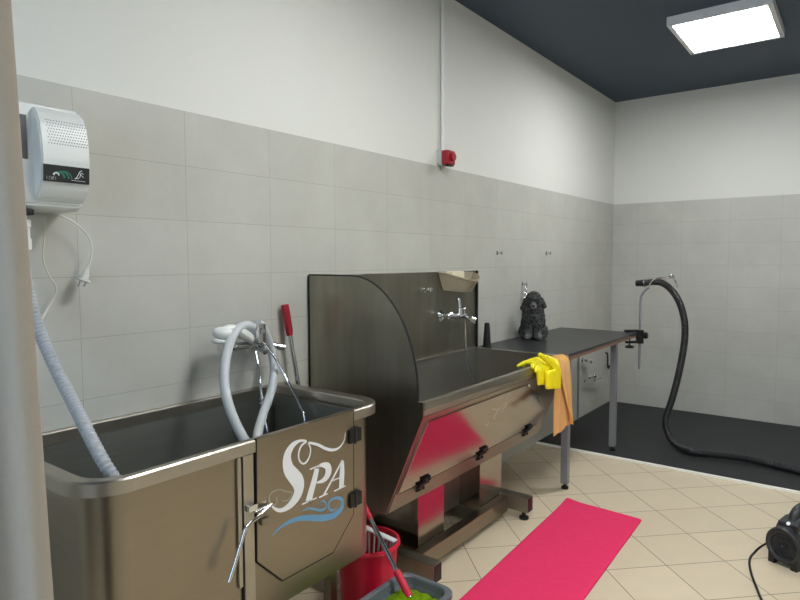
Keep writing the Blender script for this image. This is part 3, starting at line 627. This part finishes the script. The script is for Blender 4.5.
MB().lathe([(.0305, 0), (.0305, .012)], (4.95, -.650, 1.2685), (0, -.99, .08)).build('collar', 'chrome', hz_)

# taps and pipe low on the wall under the table
tpw = thing('wall_stop_valve', (5.40, 0, .54), 'small chrome stop valve on tiled wall, upper one under the table', 'valve', None)
MB().lathe([(.024, 0), (.024, .005), (.013, .01), (.013, .06)], (5.40, 0, .54), (0, -1, 0)).cyl((5.37, -.05, .54), (5.46, -.05, .525), .012).build('body', 'chrome', tpw)
MB().sphere((5.475, -.05, .523), .02, (1, 1, 1)).build('knob', 'chrome', tpw)
tpv = thing('wall_stop_valve', (5.62, 0, .34), 'lower chrome stop valve with long lever on tiled wall under the table', 'valve', None)
MB().lathe([(.026, 0), (.026, .005), (.014, .01), (.014, .05)], (5.60, 0, .345), (0, -1, 0)).cyl((5.36, -.04, .352), (5.62, -.045, .34), .009).build('body', 'chrome', tpv)
MB().box(5.58, 5.76, -.060, -.046, .316, .330, .004).sphere((5.60, -.05, .366), .018).build('lever', 'chrome', tpv)
tag(MB().tube([(5.285, -.012, .60), (5.285, -.012, .014)], .0085, 10, 1).build('wall_pipe', 'leg_grey'), 'thin grey vertical pipe on tiled wall under the table', 'pipe')
tag(MB().tube([(6.03, 0, .525), (6.03, -.02, .52), (6.035, -.024, .44), (6.03, -.026, .40), (6.045, -.028, .372), (6.065, -.028, .378), (6.07, -.028, .40)], .008, 10, 5).build('hanging_hook', 'black'), 'dark hook hanging on the tiled wall near the far corner', 'hook')

# ---------------------------------------------------------------- ozone unit on the wall
oz = thing('ozone_generator', (.76, 0, 1.585), 'white plastic wall unit with black label and round perforations, above the hose', 'wall unit', None)
OZZ = .012
bz = MB(); bx0, bx1 = .60, .892
pz = [(0, 1.885), (-.105, 1.889), (-.140, 1.876), (-.150, 1.85), (-.150, 1.63), (-.143, 1.598), (-.115, 1.588), (0, 1.586)]
bz.prism([(bx0, y, z) for y, z in pz], (bx1-bx0, 0, 0), .006).build('case', 'white_plastic', oz)
fz = [(-.145, 1.872), (-.172, 1.855), (-.190, 1.82), (-.200, 1.775), (-.203, 1.724), (-.199, 1.680), (-.186, 1.642), (-.166, 1.618), (-.145, 1.606)]
MB().prism([(.757, y, z) for y, z in fz], (.132, 0, 0), .004).build('front_cover', 'white_plastic', oz)
MB().box(.700, .742, -.1525, -.1495, 1.722, 1.842).build('display', 'screen', oz)
vg = MB()
for i in range(15):
    for j in range(9):
        zz = 1.832-.0082*j; yy = None
        for (ya, za), (yb, zb) in zip(fz, fz[1:]):
            if zb <= zz <= za: yy = ya+(yb-ya)*(za-zz)/(za-zb); nn = Vector((0, za-zb, ya-yb)); nn = Vector((0, -(za-zb), -(yb-ya)*-1)).normalized()
        if yy is None: continue
        c = Vector((.778+.0073*i+(.0036 if j % 2 else 0), yy, zz)); vg.cyl(c-nn*.0005, c+nn*.0010, .0015, n=6)
v = vg.build('vent_holes', 'hole', oz); v['kind'] = 'stuff'
pl = Vector((0, -.203+.199, 1.724-1.680)).normalized()     # label plane runs along the cover
lo3 = Vector((0, -.1985, 1.661)); LX = .7605; lV = pl; lN = Vector((0, -pl.z, pl.y))
lab = MB().prism([lo3+Vector((LX, 0, 0))+lN*.0045, lo3+Vector((.884, 0, 0))+lN*.0045, lo3+Vector((.884, 0, 0))+lV*.046+lN*.0045, lo3+Vector((LX, 0, 0))+lV*.046+lN*.0045], lN*-.006).build('label', 'label_black', oz)
fo = dict(o=lo3+lN*.0047+Vector((LX+.003, 0, 0)), U=Vector((1, 0, 0)), V=lV, N=lN)
def arc2(cx, cy, r, a0, a1, w_): return [(cx+r*math.cos(math.radians(a0+(a1-a0)*i/8)), cy+r*math.sin(math.radians(a0+(a1-a0)*i/8)), w_) for i in range(9)]
LB = {'a1': arc2(.036, .012, .015, 0, 150, .005), 'a2': arc2(.044, .011, .0185, 0, 115, .004), 'a3': arc2(.050, .010, .021, 0, 100, .003), 'w': arc2(.0285, .018, .007, 0, 180, .0035)}
strokes(['a1', 'a2', 'a3'], 'green', 'wireless_emblem', lab, LB, fo, .0004); strokes(['w'], 'white_print', 'wireless_emblem', lab, LB, fo, .0008)
def letters(spec, cw, chh, ox, oy, w_):
    G = {'I': [[(0, 0), (0, 1)]], 'C': [[(.9, .9), (.3, 1), (0, .5), (.3, 0), (.9, .1)]], 'W': [[(0, 1), (.25, 0)], [(.25, 0), (.5, .8)], [(.5, .8), (.75, 0)], [(.75, 0), (1, 1)]],
         'F': [[(0, 0), (0, 1)], [(0, 1), (.8, 1)], [(0, .55), (.6, .55)]], 'R': [[(0, 0), (0, 1)], [(0, 1), (.8, .95), (.8, .6), (0, .5)], [(.3, .5), (.9, 0)]], 'L': [[(0, 1), (0, 0)], [(0, 0), (.8, 0)]]}
    out = {}; 
    for i, c in enumerate(spec):
        for j, s in enumerate(G[c]): out['%s%d_%d' % (c, i, j)] = [(ox+i*cw*1.35+a*cw, oy+b*chh, w_) for a, b in s]
    return out
LT = letters('ICWFI', .0042, .009, .004, .005, .0011); strokes(list(LT), 'grey_print', 'lettering', lab, LT, fo, .001)
LS = {'a': [(.099, .038, .0012), (.093, .034, .0018), (.088, .024, .0018), (.083, .015, .0018), (.079, .013, .0015), (.084, .017, .0012)], 'b': [(.083, .015, .0012), (.088, .014, .0014), (.092, .018, .001)],
      'c': [(.096, .030, .0016), (.093, .019, .0016)], 'd': [(.094, .028, .0012), (.099, .031, .0014), (.103, .027, .0012)], 'e': [(.097, .025, .0012), (.103, .019, .0014)], 'f': [(.070, .008, .0010), (.108, .0075, .0010)]}
strokes(list(LS), 'white_print', 'script_emblem', lab, LS, fo, .0006)
MB().box(.705, .765, -.125, -.05, 1.570, 1.586, .003).build('bottom_fitting', 'black', oz)
for ch_ in oz.children: ch_.location.z += OZZ
# its hose into the tub
oh = thing('ribbed_hose', (.745, -.15, .6), 'thick ribbed light grey hose running from white wall unit into the tub', 'hose', None)
MB().lathe([(.026, 0), (.026, .03), (.023, .032), (.023, .062), (.026, .064), (.026, .085)], (.742, -.085, 1.485)).build('coupling', 'white_plastic', oh)
MB().tube([(.742, -.085, 1.50), (.744, -.088, 1.44), (.750, -.10, 1.36), (.760, -.13, 1.26), (.768, -.19, 1.17), (.768, -.28, 1.09), (.760, -.37, 1.030), (.757, -.44, .975), (.766, -.495, .915), (.800, -.515, .85), (.86, -.50, .78), (.92, -.46, .70), (.98, -.42, .62)], .0150, 18, 6, rib=.012, ribr=.17).build('tube', 'ribbed_hose', oh)
# cables
pc = thing('power_cable', (.93, -.03, 1.35), 'white power cable with plug dangling from wall unit on tiled wall', 'cable', None)
MB().tube([(.870, -.045, 1.59), (.905, -.045, 1.575), (.945, -.045, 1.54), (.962, -.045, 1.50), (.957, -.045, 1.455), (.945, -.045, 1.425)], .0028, 8, 6).build('cord', 'cable', pc)
MB().cyl((.946, -.045, 1.430), (.940, -.045, 1.410), .005, .009, 14).cyl((.940, -.045, 1.410), (.934, -.045, 1.395), .011, .012, 14).cyl((.934, -.045, 1.395), (.931, -.045, 1.388), .020, .020, 18).build('plug', 'cable', pc)
for dx in (-.0095, .0095): MB().cyl((.930+dx, -.045, 1.389), (.923+dx, -.045, 1.371), .0024, n=8).build('prong', 'chrome', pc)
tag(MB().tube([(.830, -.035, 1.587), (.828, -.03, 1.53), (.824, -.025, 1.46), (.838, -.025, 1.41), (.858, -.025, 1.37), (.848, -.025, 1.335), (.825, -.03, 1.30), (.800, -.05, 1.27), (.775, -.09, 1.24)], .0026, 8, 6).build('thin_cable', 'cable'),
    'thin white cable hanging in a wave beside the ribbed hose', 'cable')
tag(MB().tube([(.80, -.018, 1.884), (.815, -.018, 1.902), (.85, -.018, 1.912), (.885, -.018, 1.906), (.905, -.014, 1.885), (.912, -.008, 1.860)], .0026, 8, 6).build('thin_cable', 'cable'), 'thin white cable arching over the top of the wall unit', 'cable')

# red alarm box with its conduit
al = thing('emergency_stop', (3.045, 0, 2.0), 'red and grey emergency button box on wall under the white conduit', 'button', None)
MB().box(3.005, 3.09, -.032, 0, 2.005, 2.090, .003).build('base', 'base_grey', al)
MB().box(3.007, 3.088, -.078, -.033, 2.007, 2.088, .006).build('cover', 'dark_red', al)
MB().lathe([(.025, 0), (.025, .016), (.022, .020), (0, .021)], (3.047, -.077, 2.050), (0, -1, 0)).build('push_button', 'dark_red', al)
MB().box(3.03, 3.075, -.075, -.050, 1.998, 2.006).build('latch', 'black', al)
MB().cyl((3.047, -.018, 1.985), (3.047, -.018, 2.004), .012).build('cable_gland', 'base_grey', al)
tag(MB().tube([(3.047, -.014, 2.091), (3.047, -.014, HC)], .0115, 14, 1).build('conduit_pipe', 'white_plastic'), 'white conduit pipe running from red button box up the white wall to the ceiling', 'pipe')

# ---------------------------------------------------------------- floor things
# pink runner, one far corner slightly lifted
rg = []
for i in range(31):
    t = i/30; r = []
    for j in range(13):
        s = j/12
        a = Vector((3.487, -.628, 0)).lerp(Vector((3.460, -1.082, 0)), s); b_ = Vector((2.00, -.690, 0)).lerp(Vector((2.00, -1.128, 0)), s)
        p = a.lerp(b_, t); e = max(0, 1-t*9)*max(0, 1-s*4)
        p.z = .004+.014*e**2+.0012*math.sin(t*14+s*3)*math.sin(s*PI)
        r.append(p)
    rg.append(r)
ro = sheet('floor_runner', rg, 'rug', None, .004, 1)
tag(ro, 'bright pink runner lying on the beige tiles in front of the tubs', 'rug')

# telescopic mop resting in the grey bucket; red round bucket behind
rb = thing('mop_bucket', (1.865, -.435, 0), 'round red bucket with white strainer, between the two steel tubs', 'bucket', None)
RC = (1.840, -.440, 0)
MB().lathe([(.100, 0), (.103, .004), (.124, .303), (.132, .304), (.135, .310), (.133, .319), (.123, .320), (.120, .306), (.099, .012), (0, .012)], RC, n=48).build('shell', 'red', rb)
wr = MB()
for k in range(30):
    a = k*.21
    wr.cyl((RC[0]+.094*math.cos(a), RC[1]+.094*math.sin(a), .19), (RC[0]+.110*math.cos(a), RC[1]+.110*math.sin(a), .302), .0048, n=6)
wr.tube([(RC[0]+.093*math.cos(x/10), RC[1]+.093*math.sin(x/10), .19) for x in range(0, 64)], .005, 6, 1)
wr.build('strainer', 'wringer', rb)
bt = MB(); a0, a1 = Vector((RC[0]+.070, RC[1]+.095, .3215)), Vector((RC[0]+.045, RC[1]-.110, .3215))
dd = (a1-a0).normalized(); pp = Vector((-dd.y, dd.x, 0))*.014
bt.prism([a0-pp, a1-pp, a1+pp, a0+pp], (0, 0, .008), .002).build('strainer_bar', 'white_plastic', rb)
gb = thing('flat_mop_bucket', (1.62, -.765, 0), 'rectangular bucket with grey rim holding the green mop cloth', 'bucket', None)
gx0, gx1, gy0, gy1 = 1.40, 1.845, -.868, -.620
q = MB(); R_ = lambda i, z, r=.05: rrect(gx0+i, gx1-i, gy0+i, gy1-i, r, z)
q.loft([R_(.035, 0, .03), R_(.012, .222), R_(.016, .222), R_(.039, .006, .03)])
q.build('shell', 'red', gb)
q = MB(); q.loft([R_(.004, .222), R_(0, .230), R_(0, .244), R_(.004, .248), R_(.018, .248), R_(.022, .244), R_(.030, .205), R_(.034, .205), R_(.026, .222), R_(.004, .222)], cap0=False, cap1=False)
q.build('rim', 'bucket_grey', gb)
mop = thing('flat_mop', (1.72, -.76, .2), 'mop with chrome pole, red grips and green cloth standing in the grey-rimmed bucket', 'mop', None)
def ln(t): return Vector((1.835, -.395, .500)).lerp(Vector((1.815, -.700, .105)), t)   # axis of the pole
fd = [];  
for i in range(15):
    r = []
    for j in range(11):
        u, v_ = i/14, j/10; e = min(u, 1-u, .25)*4*min(v_, 1-v_, .3)/.3
        r.append((gx0+.036+u*(gx1-gx0-.072), gy0+.036+v_*(gy1-gy0-.072), .200+.028*e*(1+.5*math.sin(u*19+v_*7))+.008*math.sin(v_*23+u*5)))
    fd.append(r)
sheet('mop_cloth', fd, 'mop_green', mop, .02, 2)
mo = lambda t: Vector((1.785, -.47, .485)).lerp(Vector((1.732, -.735, .222)), t)
MB().cyl(mo(0), mo(1.0), .0088).build('pole', 'chrome', mop)
MB().cyl(mo(-.10), mo(.155), .0135, .0115).build('upper_sleeve', 'red', mop)
MB().cyl(mo(.72), mo(.985), .0135, .0150).build('grip', 'red', mop)
# mop standing in the gap behind the first tub
m2 = thing('floor_mop', (1.85, -.06, 0), 'mop with dark red grip leaning on tiled wall behind the corner of the tub', 'mop', None)
pa, pb = Vector((1.787, -.030, 1.262)), Vector((1.925, -.140, 0.06))
d_ = (pb-pa).normalized()
MB().cyl(pa+d_*.13, pb, .0105).build('pole', 'chrome', m2)
MB().tube([pa, pa+d_*.012, pa+d_*.07, pa+d_*.135], lambda t: .0135+.003*min(1, t*8) if t < .95 else .013, 16, 3).build('grip', 'dark_red', m2)
MB().box(1.845, 1.946, -.20, -.04, .0, .07, .02).build('mop_head', 'wringer', m2)

# blower dryer lying on the floor at the right
by = thing('blower_dryer', (3.45, -1.83, 0), 'black drum-shaped pet blower dryer with grille face on beige tiles', 'blower', None)
ax = Vector((.90, -.43, .0)).normalized(); fc = Vector((3.31, -1.752, .100))
bt = MB()
bt.lathe([(0, .014), (.058, .014), (.060, .006), (.068, 0), (.079, .002), (.085, .012), (.088, .05), (.092, .12), (.092, .22), (.090, .27), (.075, .31), (.045, .34), (0, .345)], fc, ax, 48)
bt.build('housing', 'dryer', by)
gr = MB(); up = Vector((0, 0, 1)); sx_ = ax.cross(up)
for r_ in (.022, .032, .042, .052, .062): gr.tube([fc-ax*(-.010)+(sx_*math.cos(a)+up*math.sin(a))*r_ for a in [k*2*PI/32 for k in range(33)]], .0022, 6, 1)
for k in range(8):
    a = k*PI/4; e = sx_*math.cos(a)+up*math.sin(a); gr.cyl(fc+ax*.010+e*.02, fc+ax*.010+e*.064, .0022, n=6)
gr.build('grille', 'dryer_dark', by)
MB().lathe([(0, .012), (.060, .012), (.060, .0135), (0, .0135)], fc, ax, 32).build('filter', 'filter', by)
MB().prism([fc+ax*.006+(sx_*math.cos(k*PI/4)+up*math.sin(k*PI/4))*.021 for k in range(8)], ax*.006, .001).build('hub', 'dryer_dark', by)
MB().sphere(fc+ax*.004, .004).build('hub_screw', 'chrome', by)
for t_, s_ in ((.022, 1), (.022, -1), (.26, 1), (.26, -1)):
    c = fc+ax*t_+sx_*(.052*s_); c.z = 0
    f = MB(); f.loft([[c+ax*a_*(1.0)+sx_*b_+up*z_ for a_, b_ in ((-.016, -.014), (.016, -.014), (.016, .014), (-.016, .014))] for z_ in (0, .055)])
    f.build('foot', 'dryer_dark', by)
# top console and handle
cs = MB(); P0 = fc+ax*.03; 
cs.loft([[P0+ax*a_+sx_*b_+up*z_ for a_, b_, z_ in ((t0, -w0, .070), (t1_, -w0, .070), (t1_, w0, .070), (t0, w0, .070))] if False else [P0+ax*a_+sx_*b_+up*h for a_, b_ in ((t0, -w0), (t1_, -w0), (t1_, w0), (t0, w0))] for h, t0, t1_, w0 in ((.055, .0, .24, .055), (.100, .012, .235, .045), (.125, .05, .22, .034))])
cs.build('console', 'dryer', by)
MB().tube([P0+ax*.048+up*.105, P0+ax*.062+up*.134, P0+ax*.095+up*.156, P0+ax*.16+up*.162, P0+ax*.21+up*.145, P0+ax*.228+up*.105], .021, 14, 5).build('handle', 'dryer', by)
MB().cyl(P0+ax*-.008+sx_*.050*-1*-1+up*.080, P0+ax*-.012+sx_*.058+up*.112, .009).build('knob', 'dryer_dark', by)
nn_ = (sx_*.62+up*.78).normalized(); b1 = (ax-nn_*ax.dot(nn_)).normalized(); b2 = nn_.cross(b1); bc = fc+ax*.075+nn_*.0905
MB().tube([bc+b1*(.026*math.cos(k*PI/12))+b2*(.013*math.sin(k*PI/12)) for k in range(25)], .0032, 8, 1).build('badge', 'white_print', by)
MB().cyl(P0+ax*.018-sx_*-.0+up*.098, P0+ax*.014+up*.102, .009).build('badge', 'white_print', by)
cpts = [fc+ax*.03+sx_*.094+up*-.015]
for x_, y_ in ((3.38, -1.645), (3.375, -1.632), (3.315, -1.624), (3.237, -1.630), (3.145, -1.650), (3.085, -1.666), (3.013, -1.688), (2.93, -1.713), (2.80, -1.76), (2.62, -1.85)): cpts.append(Vector((x_, y_, .0065)))
cpts[0] = Vector((3.350, -1.690, .085)); cpts[1] = Vector((3.380, -1.652, .035))
MB().tube(cpts, .0052, 10, 6).build('power_cord', 'black', by)

# curtain beside the camera
prof_ = [(0, 0), (-.010, -.004), (-.021, -.003), (-.030, .016), (-.050, .080), (-.085, .105), (-.104, .080), (-.120, .025), (-.138, -.004), (-.160, .002)]
cur = [(x-.160*k+(.0 if k == 0 else .004*math.sin(k*3)), y) for k in range(5) for x, y in (prof_ if k == 4 else prof_[:-1])]
cur = spline([(x, y, 0) for x, y in cur], 3)
rows = []
for i in range(25):
    z = .02+2.88*i/24; r = []
    for j, p in enumerate(cur):
        s = j/(len(cur)-1)
        r.append((.275+(1.72-z)*.026*(1-s)+p.x+.004*math.sin(z*2.2+s*20)*min(1, s*8), -1.294+p.y*(1+.12*math.sin(z*1.7+s*9))+.008*math.sin(z*1.3+s*12)*min(1, s*8), z))
    rows.append(r)
cu = sheet('curtain', rows, 'curtain', None, .003, 1)
tag(cu, 'long beige curtain hanging in folds at the left edge in front of the tub', 'curtain')
rl = tag(MB().cyl((XL, -1.255, 2.925), (.60, -1.255, 2.925), .013).build('curtain_rail', 'leg_grey'), 'thin grey rail carrying the beige curtain under the ceiling', 'curtain rail')
